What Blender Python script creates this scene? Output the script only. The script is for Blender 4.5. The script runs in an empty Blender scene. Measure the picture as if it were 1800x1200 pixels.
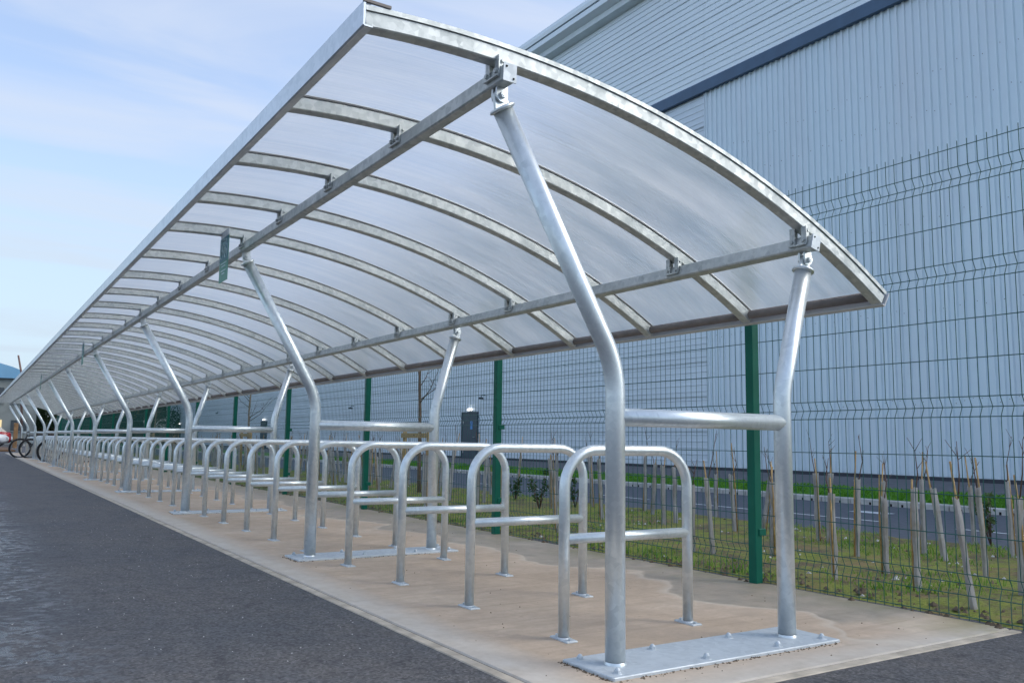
import bpy, math, random
from mathutils import Vector, Matrix
random.seed(7)
sc = bpy.context.scene
COL = sc.collection

# ------------------------------------------------------------------ camera
F_PX, YAW, PITCH, ROLL = 1504.56, 0.5654, 0.1169, 0.0143
CAM = Vector((-2.085, -2.5456, 0.8161))
fw = Vector((math.sin(YAW)*math.cos(PITCH), math.cos(YAW)*math.cos(PITCH), math.sin(PITCH)))
rt = Vector((math.cos(YAW), -math.sin(YAW), 0)); up = rt.cross(fw)
r2 = rt*math.cos(ROLL)+up*math.sin(ROLL); u2 = -rt*math.sin(ROLL)+up*math.cos(ROLL)
cd = bpy.data.cameras.new('camera'); cam = bpy.data.objects.new('camera', cd); COL.objects.link(cam)
cd.sensor_width = 36; cd.lens = F_PX*36/1800; cd.clip_start = .05; cd.clip_end = 3000
cam.matrix_world = Matrix(((r2.x, u2.x, -fw.x, CAM.x), (r2.y, u2.y, -fw.y, CAM.y), (r2.z, u2.z, -fw.z, CAM.z), (0, 0, 0, 1)))
sc.camera = cam
cy = sc.cycles
cy.max_bounces = 6; cy.diffuse_bounces = 3; cy.glossy_bounces = 3; cy.transmission_bounces = 4; cy.transparent_max_bounces = 8; cy.caustics_reflective = False; cy.adaptive_threshold = .02

# ------------------------------------------------------------------ sun, sky, exposure
SUN_DIR = Vector((0.80, -0.42, 0.62)).normalized()
sd = bpy.data.lights.new('sun', 'SUN'); sun = bpy.data.objects.new('sun', sd); COL.objects.link(sun)
sd.energy = 1.35; sd.angle = math.radians(50); sd.color = (1.0, .95, .87)
sun.rotation_euler = SUN_DIR.to_track_quat('Z', 'Y').to_euler()
sun.location = (10, -10, 20)
vs = sc.view_settings; vs.view_transform = 'Standard'; vs.look = 'None'; vs.gamma = 1; vs.exposure = 1.82; vs.use_curve_mapping = False
W = bpy.data.worlds.new('World'); sc.world = W; W.use_nodes = True
wn = W.node_tree.nodes; wl = W.node_tree.links; wn.clear()
def wnode(t, **k):
    n = wn.new(t)
    for a, b in k.items(): setattr(n, a, b)
    return n
w_out = wnode('ShaderNodeOutputWorld'); w_bg = wnode('ShaderNodeBackground'); w_bg.inputs['Strength'].default_value = 0.092
w_sky = wnode('ShaderNodeTexSky', sky_type='NISHITA', sun_disc=False, sun_elevation=math.asin(SUN_DIR.z), sun_rotation=math.atan2(SUN_DIR.x, SUN_DIR.y))
w_sky.air_density = 1.0; w_sky.dust_density = .35; w_sky.ozone_density = 1.6
w_tc = wnode('ShaderNodeTexCoord'); w_sep = wnode('ShaderNodeSeparateXYZ')
wl.new(w_tc.outputs['Generated'], w_sep.inputs[0])
w_add = wnode('ShaderNodeMath', operation='ADD'); w_add.inputs[1].default_value = .12
w_dx = wnode('ShaderNodeMath', operation='DIVIDE'); w_dy = wnode('ShaderNodeMath', operation='DIVIDE')
w_zc = wnode('ShaderNodeMath', operation='MAXIMUM'); w_zc.inputs[1].default_value = 0.0
wl.new(w_sep.outputs['Z'], w_zc.inputs[0]); wl.new(w_zc.outputs[0], w_add.inputs[0])
wl.new(w_sep.outputs['X'], w_dx.inputs[0]); wl.new(w_add.outputs[0], w_dx.inputs[1])
wl.new(w_sep.outputs['Y'], w_dy.inputs[0]); wl.new(w_add.outputs[0], w_dy.inputs[1])
w_cmb = wnode('ShaderNodeCombineXYZ'); wl.new(w_dx.outputs[0], w_cmb.inputs[0]); wl.new(w_dy.outputs[0], w_cmb.inputs[1])
w_map = wnode('ShaderNodeMapping'); w_map.inputs['Scale'].default_value = (.55, 1.5, 1); w_map.inputs['Rotation'].default_value = (0, 0, .35); w_map.inputs['Location'].default_value = (.6, .25, 0)
wl.new(w_cmb.outputs[0], w_map.inputs[0])
w_ns = wnode('ShaderNodeTexNoise'); w_ns.inputs['Scale'].default_value = 1.25; w_ns.inputs['Detail'].default_value = 7; w_ns.inputs['Roughness'].default_value = .52; w_ns.inputs['Distortion'].default_value = .6
wl.new(w_map.outputs[0], w_ns.inputs['Vector'])
w_rp = wnode('ShaderNodeValToRGB'); w_rp.color_ramp.elements[0].position = .42; w_rp.color_ramp.elements[1].position = .66
w_rp.color_ramp.elements[0].color = (.40, .40, .40, 1); w_rp.color_ramp.elements[1].color = (.88, .88, .88, 1); w_rp.color_ramp.interpolation = 'EASE'
wl.new(w_ns.outputs['Fac'], w_rp.inputs[0])
w_tint = wnode('ShaderNodeMix', data_type='RGBA', blend_type='MULTIPLY'); w_tint.inputs['Factor'].default_value = 1.0; w_tint.inputs['B'].default_value = (.74, .80, .86, 1)
wl.new(w_sky.outputs[0], w_tint.inputs['A'])
w_cl = wnode('ShaderNodeMix', data_type='RGBA'); w_cl.inputs['B'].default_value = (2.15, 2.42, 2.95, 1)       # thin high cloud
wl.new(w_rp.outputs[0], w_cl.inputs['Factor']); wl.new(w_tint.outputs['Result'], w_cl.inputs['A'])
w_hz = wnode('ShaderNodeMapRange'); wl.new(w_zc.outputs[0], w_hz.inputs[0]); w_hz.interpolation_type = 'SMOOTHSTEP'
for k_, q_ in enumerate((0.0, .40, .95, 0.0)): w_hz.inputs[k_+1].default_value = q_
w_mix = wnode('ShaderNodeMix', data_type='RGBA'); w_mix.inputs['B'].default_value = (1.98, 2.42, 2.8, 1)        # pale haze low down
wl.new(w_hz.outputs[0], w_mix.inputs['Factor']); wl.new(w_cl.outputs['Result'], w_mix.inputs['A'])
wl.new(w_mix.outputs['Result'], w_bg.inputs['Color']); wl.new(w_bg.outputs[0], w_out.inputs[0])

# ------------------------------------------------------------------ materials
MATS = {}
class NT:
    def __init__(s, name):
        s.m = bpy.data.materials.new(name); s.m.use_nodes = True; s.t = s.m.node_tree; s.n = s.t.nodes; s.l = s.t.links
        s.b = s.n['Principled BSDF']; s.out = s.n['Material Output']
        MATS[name] = s.m
    def pos(s, scale=(1, 1, 1), obj=False):
        g = s.n.new('ShaderNodeTexCoord') if obj else s.n.new('ShaderNodeNewGeometry')
        mp = s.n.new('ShaderNodeMapping'); mp.inputs['Scale'].default_value = scale
        s.l.new(g.outputs['Object' if obj else 'Position'], mp.inputs[0]); return mp.outputs[0]
    def noise(s, vec, scale, detail=4, rough=.55, dist=0):
        n = s.n.new('ShaderNodeTexNoise'); n.inputs['Scale'].default_value = scale; n.inputs['Detail'].default_value = detail
        n.inputs['Roughness'].default_value = rough; n.inputs['Distortion'].default_value = dist
        s.l.new(vec, n.inputs['Vector']); return n.outputs['Fac']
    def voro(s, vec, scale, out='Distance', feature='F1'):
        n = s.n.new('ShaderNodeTexVoronoi'); n.feature = feature; n.inputs['Scale'].default_value = scale
        s.l.new(vec, n.inputs['Vector']); return n.outputs[out]
    def ramp(s, fac, stops, interp='LINEAR'):
        r = s.n.new('ShaderNodeValToRGB'); e = r.color_ramp.elements; r.color_ramp.interpolation = interp
        while len(e) < len(stops): e.new(.5)
        for k, (p, c) in enumerate(stops):
            e[k].position = p; e[k].color = (c, c, c, 1) if isinstance(c, (int, float)) else (*c, 1)
        s.l.new(fac, r.inputs[0]); return r.outputs[0]
    def mix(s, fac, a, b, mode='MIX'):
        m = s.n.new('ShaderNodeMix'); m.data_type = 'RGBA'; m.blend_type = mode
        for v, i in ((fac, 'Factor'), (a, 'A'), (b, 'B')):
            if isinstance(v, bpy.types.NodeSocket): s.l.new(v, m.inputs[i])
            elif i == 'Factor': m.inputs[i].default_value = v
            else: m.inputs[i].default_value = (*v, 1)
        return m.outputs['Result']
    def math(s, op, a, b=None):
        m = s.n.new('ShaderNodeMath'); m.operation = op
        for k, v in enumerate((a, b)):
            if v is None: continue
            if isinstance(v, bpy.types.NodeSocket): s.l.new(v, m.inputs[k])
            else: m.inputs[k].default_value = v
        return m.outputs[0]
    def axis(s, ax):
        g = s.n.new('ShaderNodeNewGeometry'); x = s.n.new('ShaderNodeSeparateXYZ'); s.l.new(g.outputs['Position'], x.inputs[0]); return x.outputs[ax]
    def mrange(s, v, a, b, c=0, d=1):
        m = s.n.new('ShaderNodeMapRange'); s.l.new(v, m.inputs[0])
        for k, q in enumerate((a, b, c, d)): m.inputs[k+1].default_value = q
        return m.outputs[0]
    def set(s, **k):
        nm = {'col': 'Base Color', 'rough': 'Roughness', 'metal': 'Metallic', 'spec': 'Specular IOR Level', 'coat': 'Coat Weight', 'trans': 'Transmission Weight', 'alpha': 'Alpha', 'sub': 'Subsurface Weight'}
        for a, v in k.items():
            i = s.b.inputs[nm[a]]
            if isinstance(v, bpy.types.NodeSocket): s.l.new(v, i)
            elif a == 'col': i.default_value = (*v, 1)
            else: i.default_value = v
        return s
    def bump(s, h, strength=.3, dist=.01):
        b = s.n.new('ShaderNodeBump'); b.inputs['Strength'].default_value = strength; b.inputs['Distance'].default_value = dist
        s.l.new(h, b.inputs['Height']); s.l.new(b.outputs[0], s.b.inputs['Normal']); return b.outputs[0]

def plain(name, col, rough=.5, metal=0, vary=.12, scale=8, spec=.5):
    m = NT(name); v = m.noise(m.pos(), scale, 5)
    f = m.ramp(v, [(.3, 1-vary), (.7, 1+vary)])
    m.set(col=m.mix(1.0, col, f, 'MULTIPLY'), rough=rough, metal=metal, spec=spec); return m.m

def galv(name, lo, hi, r0=.36, r1=.52, metal=.85):
    m = NT(name); P = m.pos()
    sp = m.voro(P, 42, 'Color'); n1 = m.noise(m.pos((1, 1, .55)), 7, 6, .6, .5); n2 = m.noise(P, 46, 4, .65)
    bw = m.n.new('ShaderNodeRGBToBW'); m.l.new(sp, bw.inputs[0])
    mixv = m.math('ADD', m.math('MULTIPLY', bw.outputs[0], .30), m.math('ADD', m.math('MULTIPLY', n1, .5), m.math('MULTIPLY', n2, .28)))
    c = m.ramp(mixv, [(.28, lo), (.68, hi)])
    blot = m.ramp(m.noise(P, 17, 5, .7), [(.66, 0), (.74, 1)])
    c = m.mix(m.math('MULTIPLY', blot, .22), c, tuple(x*.55 for x in lo))
    m.set(col=c, rough=m.mrange(mixv, .3, .65, r1, r0), metal=metal)
    m.bump(n2, .06, .002); return m.m
galv('galvanized', (.60, .66, .68), (.78, .83, .845), .33, .46, .70)
galv('galvanized_dull', (.40, .44, .44), (.62, .65, .64), .44, .62, .45)
galv('galvanized_flat', (.45, .50, .535), (.60, .65, .685), .46, .62, .3)
galv('aluminium_trim', (.56, .61, .64), (.68, .72, .745), .34, .44, .7)
plain('gasket', (.30, .30, .30), .7)
plain('brown_seal', (.20, .175, .16), .6, vary=.15, scale=14)
plain('white_trim', (.62, .62, .62), .45, vary=.06)

# twin-wall roof sheet: clear plastic with fine flutes along the arch
def sheet_mat():
    m = NT('polycarbonate'); n, l = m.n, m.l
    n.remove(m.b)
    P = m.pos((.25, 22, .25)); fine = m.pos((.15, 95, .15))
    nb = m.noise(P, 1.0, 6, .7); nf = m.noise(fine, 1.0, 2, .6)
    bmp = n.new('ShaderNodeBump'); bmp.inputs['Strength'].default_value = .5; bmp.inputs['Distance'].default_value = .07
    l.new(m.math('ADD', m.math('MULTIPLY', nb, .7), m.math('MULTIPLY', nf, .3)), bmp.inputs['Height'])
    light_strk = m.noise(m.pos((.28, 9, .28)), 1.0, 8, .74, .35)
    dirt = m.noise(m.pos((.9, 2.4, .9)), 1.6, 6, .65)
    tint = m.mix(m.ramp(light_strk, [(.40, 0), (.60, 1)]), (.76, .81, .84), (1.0, .985, .95))  # streaks of warm and bluish sky light painted into the sheet colour
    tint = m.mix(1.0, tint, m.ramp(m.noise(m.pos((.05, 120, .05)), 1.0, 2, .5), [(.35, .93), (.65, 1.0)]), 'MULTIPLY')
    refr = n.new('ShaderNodeBsdfRefraction'); refr.inputs['IOR'].default_value = 1.12; refr.inputs['Roughness'].default_value = .45
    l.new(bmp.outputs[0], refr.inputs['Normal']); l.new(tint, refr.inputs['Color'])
    tl = n.new('ShaderNodeBsdfTranslucent'); tl.inputs['Color'].default_value = (.96, .945, .915, 1)
    df = n.new('ShaderNodeBsdfDiffuse'); df.inputs['Color'].default_value = (.82, .81, .79, 1)
    gl = n.new('ShaderNodeBsdfGlossy'); gl.inputs['Roughness'].default_value = .28; l.new(bmp.outputs[0], gl.inputs['Normal'])
    def mx(f, a, b):
        s = n.new('ShaderNodeMixShader')
        if isinstance(f, bpy.types.NodeSocket): l.new(f, s.inputs[0])
        else: s.inputs[0].default_value = f
        l.new(a, s.inputs[1]); l.new(b, s.inputs[2]); return s.outputs[0]
    haze = mx(.25, tl.outputs[0], df.outputs[0])
    body = mx(m.mrange(m.math('ADD', m.math('MULTIPLY', dirt, .5), m.math('MULTIPLY', light_strk, .5)), .38, .62, .50, .14), refr.outputs[0], haze)
    fr = n.new('ShaderNodeFresnel'); fr.inputs['IOR'].default_value = 1.4
    l.new(mx(m.math('MULTIPLY', fr.outputs[0], .8), body, gl.outputs[0]), m.out.inputs[0])
sheet_mat()

def asphalt():
    m = NT('asphalt'); P = m.pos()
    n1 = m.noise(P, 1.1, 6, .62); n2 = m.noise(P, 90, 3, .6); n3 = m.noise(m.pos((1, 1, 1)), 9, 6, .7)
    c = m.ramp(n2, [(.25, (.040, .041, .044)), (.75, (.112, .112, .116))])
    brown = m.ramp(m.math('ADD', m.math('MULTIPLY', n1, .6), m.math('MULTIPLY', n3, .4)), [(.42, 0), (.60, .6)])
    c = m.mix(brown, c, m.ramp(n2, [(.2, (.078, .069, .062)), (.8, (.165, .146, .132))]))
    dark = m.ramp(m.noise(P, 7, 5, .75, .6), [(.56, 0), (.64, .7)])
    c = m.mix(dark, c, (.034, .034, .037))
    ag = m.voro(P, 95, 'Color'); agb = m.n.new('ShaderNodeRGBToBW'); m.l.new(ag, agb.inputs[0])
    c = m.mix(1.0, c, m.ramp(agb.outputs[0], [(.15, .62), (.85, 1.42)]), 'MULTIPLY')
    pit = m.ramp(m.noise(P, 26, 4, .75, .4), [(.60, 0), (.68, .75)])
    c = m.mix(pit, c, (.022, .023, .026))
    # pale grit
    ch = m.voro(P, 75); chm = m.ramp(ch, [(.16, 1), (.24, 0)])
    thin = m.ramp(m.noise(P, 2.3, 4, .7), [(.5, 0), (.72, 1)])
    rnd = m.voro(P, 75, 'Color'); sx = m.n.new('ShaderNodeSeparateColor'); m.l.new(rnd, sx.inputs[0])
    pick = m.ramp(sx.outputs[0], [(.72, 0), (.76, 1)])
    g = m.math('MULTIPLY', m.math('MULTIPLY', chm, thin), pick)
    c = m.mix(g, c, (.36, .37, .38))
    # damp film in the low patches of the lane
    reg = m.mrange(m.axis('X'), -1.78, -1.42, 1, 0)
    far = m.mrange(m.axis('Y'), 6, 30, 0, 1)
    reg = m.math('MAXIMUM', reg, m.math('MULTIPLY', far, .0))
    wet = m.math('MULTIPLY', reg, m.ramp(m.noise(P, 1.3, 5, .6, .5), [(.38, 0), (.52, 1)]))
    wet = m.math('MULTIPLY', wet, m.ramp(m.noise(P, 14, 4, .7), [(.46, 0), (.56, 1)]))
    c = m.mix(m.math('MULTIPLY', wet, .5), c, (.03, .032, .036))
    m.set(col=m.mix(1.0, c, (.98, .99, 1.02), 'MULTIPLY'), rough=m.mrange(wet, 0, 1, .80, .10), spec=.5)
    m.bump(m.math('ADD', m.math('MULTIPLY', n2, .8), m.math('MULTIPLY', n3, .4)), .55, .006)
asphalt()

def concrete():
    m = NT('concrete'); P = m.pos(); X = m.axis('X'); Y = m.axis('Y')
    n1 = m.noise(P, .9, 6, .6, .4); n2 = m.noise(P, 7, 6, .65); n3 = m.noise(P, 120, 3, .6); n4 = m.noise(P, 28, 5, .7)
    c = m.ramp(n1, [(.3, (.45, .335, .23)), (.5, (.56, .43, .315)), (.7, (.63, .52, .40))])
    c = m.mix(1.0, c, m.ramp(n4, [(.3, .80), (.7, 1.16)]), 'MULTIPLY')
    c = m.mix(m.ramp(n2, [(.40, .0), (.68, .55)]), c, (.36, .275, .20))
    c = m.mix(m.math('MULTIPLY', n3, .25), c, (.56, .50, .44))
    # trowelled streaks across the slab
    st = m.noise(m.pos((.7, 9, 1)), 1.4, 5, .65)
    c = m.mix(m.ramp(st, [(.50, 0), (.70, .45)]), c, (.34, .265, .195))
    # pale laitance at the slab edges
    ex = m.math('ADD', X, m.math('MULTIPLY', m.math('SUBTRACT', n1, .5), .22)); ey = m.math('ADD', Y, m.math('MULTIPLY', m.math('SUBTRACT', n1, .5), .3))
    edge = m.math('MAXIMUM', m.mrange(ex, -.30, -.14, 1, 0), m.mrange(ey, -.30, -.12, 1, 0))
    c = m.mix(m.math('MULTIPLY', edge, .75), c, m.ramp(n2, [(.3, (.46, .42, .36)), (.7, (.62, .585, .53))]))
    # damp stain along the planted side, with its own scalloped outline
    sx = m.math('ADD', X, m.math('MULTIPLY', m.math('SUBTRACT', m.noise(m.pos((.6, .8, 1)), 1.1, 3, .5), .5), 1.9))
    stain = m.math('MULTIPLY', m.mrange(sx, 1.33, 1.365, 0, 1), m.mrange(ey, .02, .14, 0, 1))
    rim = m.math('MULTIPLY', m.mrange(sx, 1.27, 1.335, 0, 1), m.mrange(sx, 1.335, 1.36, 1, 0))
    c = m.mix(m.math('MULTIPLY', rim, .45), c, (.62, .57, .48))
    c = m.mix(m.math('MULTIPLY', stain, m.mrange(n2, .3, .7, .35, .7)), c, m.ramp(n4, [(.3, (.20, .18, .14)), (.7, (.30, .275, .22))]))
    moss = m.math('MULTIPLY', m.mrange(X, 1.55, 2.0, 0, 1), m.ramp(m.noise(P, 1.7, 5, .6), [(.45, 0), (.65, .7)]))
    c = m.mix(moss, c, (.25, .23, .10))
    spk = m.math('MULTIPLY', m.ramp(m.voro(P, 14), [(.035, 1), (.06, 0)]), m.ramp(m.noise(P, 3, 3), [(.5, 0), (.6, .8)]))
    c = m.mix(spk, c, (.12, .10, .08))
    m.set(col=c, rough=m.mrange(stain, 0, 1, .85, .5), spec=.3)
    m.bump(m.math('ADD', m.math('MULTIPLY', n2, .5), m.math('MULTIPLY', n3, .5)), .35, .004)
concrete()

def soil():
    m = NT('soil'); P = m.pos()
    n1 = m.noise(P, 1.6, 6, .65); n2 = m.noise(P, 11, 6, .7); n3 = m.noise(P, 60, 4, .7)
    c = m.ramp(n3, [(.3, (.085, .068, .046)), (.7, (.22, .175, .12))])
    c = m.mix(m.ramp(m.math('ADD', m.math('MULTIPLY', n1, .55), m.math('MULTIPLY', n2, .45)), [(.42, 0), (.55, 1)]), c, m.ramp(n3, [(.3, (.14, .18, .035)), (.7, (.31, .34, .08))]))
    c = m.mix(m.ramp(m.noise(P, 2.7, 5, .7), [(.52, 0), (.64, .75)]), c, (.27, .19, .10))
    m.set(col=c, rough=.95, spec=.15); m.bump(m.math('ADD', n2, m.math('MULTIPLY', n3, .5)), .8, .03)
soil()

def leafy(name, stops, rough=.6, scale=3.0):
    m = NT(name); v = m.noise(m.pos(), scale, 4, .7); m.set(col=m.ramp(v, stops), rough=rough, spec=.3)
    tl = m.n.new('ShaderNodeBsdfTranslucent'); m.l.new(m.b.inputs['Base Color'].links[0].from_socket, tl.inputs[0])
    ms = m.n.new('ShaderNodeMixShader'); ms.inputs[0].default_value = .3
    m.l.new(m.b.outputs[0], ms.inputs[1]); m.l.new(tl.outputs[0], ms.inputs[2]); m.l.new(ms.outputs[0], m.out.inputs[0])
leafy('grass_blade', [(.3, (.10, .22, .03)), (.5, (.19, .34, .05)), (.7, (.34, .37, .09))])
leafy('lawn_blade', [(.3, (.09, .25, .02)), (.7, (.16, .38, .04))])
leafy('leaf_green', [(.3, (.03, .07, .02)), (.7, (.09, .15, .04))])
leafy('leaf_dark', [(.3, (.015, .04, .018)), (.7, (.05, .085, .03))])
leafy('leaf_olive', [(.3, (.05, .07, .02)), (.7, (.14, .15, .05))])
leafy('leaf_yellow', [(.3, (.25, .17, .03)), (.7, (.42, .32, .07))])
plain('lawn_base', (.09, .22, .025), .9, vary=.4, scale=9)
plain('bark', (.19, .125, .085), .85, vary=.4, scale=30)
plain('pale_bark', (.34, .26, .18), .85, vary=.4, scale=20)
plain('twig', (.13, .08, .06), .8, vary=.3, scale=30)
plain('stake_wood', (.44, .31, .14), .8, vary=.3, scale=24)
plain('rubber_tie', (.03, .03, .03), .7)
plain('cane', (.47, .30, .12), .6, vary=.35, scale=22)
def guard():
    m = NT('guard_plastic'); P = m.pos(); n = m.noise(m.pos((1, 1, .25)), 14, 5, .7)
    c = m.ramp(n, [(.3, (.34, .315, .31)), (.5, (.50, .48, .48)), (.72, (.66, .64, .63))])
    c = m.mix(m.ramp(m.noise(P, 5, 4, .7), [(.52, 0), (.68, .5)]), c, (.36, .29, .19))
    m.set(col=c, rough=.5)
    tl = m.n.new('ShaderNodeBsdfTranslucent'); m.l.new(c, tl.inputs[0])
    ms = m.n.new('ShaderNodeMixShader'); ms.inputs[0].default_value = .35
    m.l.new(m.b.outputs[0], ms.inputs[1]); m.l.new(tl.outputs[0], ms.inputs[2]); m.l.new(ms.outputs[0], m.out.inputs[0])
guard()
plain('fence_green', (.002, .115, .075), .5, vary=.12, scale=5, spec=.25)
plain('fence_wire', (.016, .105, .088), .42, vary=.1, scale=5)
plain('kerb_stone', (.50, .49, .46), .85, vary=.22, scale=5)
plain('slot_dark', (.015, .015, .015), .9)
plain('road_surface', (.085, .095, .115), .8, vary=.22, scale=14)
plain('path_surface', (.115, .115, .125), .85, vary=.22, scale=5)
plain('line_paint', (.62, .64, .66), .7, vary=.2, scale=12)
plain('edging', (.46, .40, .32), .9, vary=.28, scale=9)
def clad(name, col, dirt):
    m = NT(name); P = m.pos(); n = m.noise(m.pos((1, .5, .12)), 1.6, 5, .6); n2 = m.noise(P, .25, 4, .5)
    c = m.mix(m.ramp(n, [(.4, 0), (.75, .5)]), col, dirt)
    c = m.mix(m.ramp(n2, [(.35, 0), (.7, .35)]), c, tuple(x*.86 for x in col))
    m.set(col=c, rough=.42, metal=.12, spec=.45)
clad('cladding', (.73, .85, .92), (.74, .77, .82))
clad('cladding_flat', (.68, .77, .84), (.64, .71, .77))
clad('cladding_upper', (.82, .91, .95), (.80, .87, .91))
plain('cladding_trim', (.70, .78, .80), .4, vary=.06, scale=2)
plain('flashing_blue', (.055, .115, .20), .4, vary=.1, scale=2)
plain('plinth_dark', (.045, .052, .066), .7, vary=.2)
plain('screw', (.10, .09, .10), .6)
plain('door_paint', (.035, .055, .085), .4, vary=.1)
plain('door_frame', (.028, .042, .065), .45, vary=.1)
plain('sticker_blue', (.10, .28, .62), .5)
plain('sticker_white', (.75, .77, .8), .5)
plain('lamp_housing', (.5, .5, .5), .5)
m = NT('lamp_lit'); m.set(col=(.9, .9, .9)); m.b.inputs['Emission Color'].default_value = (1, .97, .92, 1); m.b.inputs['Emission Strength'].default_value = 1.0
m = NT('window_lit'); m.set(col=(.5, .4, .2)); m.b.inputs['Emission Color'].default_value = (1, .78, .42, 1); m.b.inputs['Emission Strength'].default_value = .22
plain('sign_teal', (.055, .20, .24), .45, vary=.06)
plain('sign_green', (.045, .25, .17), .45, vary=.06)
plain('sign_print', (.42, .56, .58), .5, vary=.05)
plain('office_wall', (.30, .32, .30), .8, vary=.2, scale=.8)
plain('office_roof', (.20, .42, .62), .5, vary=.08, scale=.5)
plain('glass_dark', (.04, .05, .06), .12, spec=.7)
plain('car_red', (.42, .02, .025), .25, vary=.05, spec=.6)
plain('car_white', (.70, .71, .72), .25, vary=.05, spec=.6)
plain('tyre', (.022, .022, .024), .8)
plain('rim', (.45, .46, .48), .35, metal=.8)
plain('lens_red', (.35, .02, .02), .25)
plain('lens_clear', (.7, .72, .72), .15)
plain('black_paint', (.02, .02, .024), .35)
plain('saddle', (.025, .025, .025), .6)
plain('verge', (.15, .085, .045), .95, vary=.6, scale=6)
plain('timber_post', (.36, .20, .09), .8, vary=.3, scale=6)
plain('pole_brown', (.20, .12, .10), .7, vary=.2)
plain('chip_pale', (.48, .47, .45), .9, vary=.3, scale=40)
plain('crumb', (.12, .09, .06), .95, vary=.4, scale=40)

# ------------------------------------------------------------------ mesh helpers
class MB:
    def __init__(s): s.v = []; s.f = []; s.sm = []
    def add(s, vs, fs, smooth=False):
        o = len(s.v); s.v += [tuple(v) for v in vs]
        for f in fs: s.f.append(tuple(o+i for i in f)); s.sm.append(smooth)
        return s
    def box(s, a, b, M=None):
        x0, y0, z0 = a; x1, y1, z1 = b
        vs = [Vector(p) for p in ((x0, y0, z0), (x1, y0, z0), (x1, y1, z0), (x0, y1, z0), (x0, y0, z1), (x1, y0, z1), (x1, y1, z1), (x0, y1, z1))]
        if M: vs = [M @ v for v in vs]
        return s.add(vs, [(3, 2, 1, 0), (4, 5, 6, 7), (0, 1, 5, 4), (1, 2, 6, 5), (2, 3, 7, 6), (3, 0, 4, 7)])
    def bbox(s, a, b, bv=.003, M=None):
        """box with chamfered vertical and top edges"""
        x0, y0, z0 = a; x1, y1, z1 = b; c = bv
        ring = lambda d, z: [(x0+d+c*0, y0+d, z), (x1-d, y0+d, z), (x1-d, y1-d, z), (x0+d, y1-d, z)]
        def oct_(d, z):
            return [(x0+c+d, y0+d, z), (x1-c-d, y0+d, z), (x1-d, y0+c+d, z), (x1-d, y1-c-d, z), (x1-c-d, y1-d, z), (x0+c+d, y1-d, z), (x0+d, y1-c-d, z), (x0+d, y0+c+d, z)]
        vs = oct_(0, z0)+oct_(0, z1-c)+oct_(c, z1)
        fs = [tuple(reversed(range(8))), tuple(range(16, 24))]
        for r in (0, 8):
            for k in range(8): fs.append((r+k, r+(k+1) % 8, r+8+(k+1) % 8, r+8+k))
        vs = [Vector(v) for v in vs]
        if M: vs = [M @ v for v in vs]
        return s.add(vs, fs)
    def tube(s, pts, r, n=12, caps=True, smooth=True, closed=False):
        pts = [Vector(p) for p in pts]; N = len(pts); rs = r if isinstance(r, (list, tuple)) else [r]*N
        T = []
        for i in range(N):
            a = pts[(i-1) % N] if (i > 0 or closed) else pts[i]; b = pts[(i+1) % N] if (i < N-1 or closed) else pts[i]
            T.append((b-a).normalized())
        ref = Vector((0, 0, 1)) if abs(T[0].z) < .9 else Vector((0, 1, 0))
        u = T[0].cross(ref).normalized(); vs = []
        for i in range(N):
            if i: u = (u - T[i]*u.dot(T[i])).normalized()
            w = T[i].cross(u)
            for k in range(n):
                a = 2*math.pi*k/n; vs.append(pts[i]+(u*math.cos(a)+w*math.sin(a))*rs[i])
        fs = []
        for i in range(N if closed else N-1):
            j = (i+1) % N
            for k in range(n): fs.append((i*n+k, i*n+(k+1) % n, j*n+(k+1) % n, j*n+k))
        s.add(vs, fs, smooth)
        if caps and not closed:
            o = len(s.v)-len(vs)
            s.f.append(tuple(o+k for k in reversed(range(n)))); s.sm.append(False)
            s.f.append(tuple(o+(N-1)*n+k for k in range(n))); s.sm.append(False)
        return s
    def prism(s, poly, axis, a, b, smooth=False):
        """extrude a 2D polygon along an axis; poly coords are the other two axes in xyz order"""
        n = len(poly)
        def P(p, t):
            return (t, p[0], p[1]) if axis == 0 else (p[0], t, p[1]) if axis == 1 else (p[0], p[1], t)
        vs = [P(p, a) for p in poly]+[P(p, b) for p in poly]
        fs = [(k, (k+1) % n, n+(k+1) % n, n+k) for k in range(n)]
        s.add(vs, fs, smooth); o = len(s.v)-2*n
        s.f.append(tuple(o+k for k in reversed(range(n)))); s.sm.append(False); s.f.append(tuple(o+n+k for k in range(n))); s.sm.append(False)
        return s
    def strip(s, prof, axis, a, b, smooth=False):
        """open profile swept along an axis (a single skin)"""
        n = len(prof)
        P = lambda p, t: (t, p[0], p[1]) if axis == 0 else (p[0], t, p[1]) if axis == 1 else (p[0], p[1], t)
        return s.add([P(p, a) for p in prof]+[P(p, b) for p in prof], [(k, k+1, n+k+1, n+k) for k in range(n-1)], smooth)
    def dome(s, c, r, h, n=10):
        c = Vector(c); vs = []; ang = (0, .5, 1.0, 1.35)
        for a in ang:
            for k in range(n):
                t = 2*math.pi*k/n; vs.append(c+Vector((math.cos(t)*r*math.cos(a), math.sin(t)*r*math.cos(a), h*math.sin(a))))
        fs = [(i*n+k, i*n+(k+1) % n, (i+1)*n+(k+1) % n, (i+1)*n+k) for i in range(3) for k in range(n)]+[tuple(3*n+k for k in range(n))]
        return s.add(vs, fs, True)
    def mesh(s, name):
        me = bpy.data.meshes.new(name); me.from_pydata(s.v, [], s.f); me.polygons.foreach_set('use_smooth', s.sm); me.update(); return me

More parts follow.
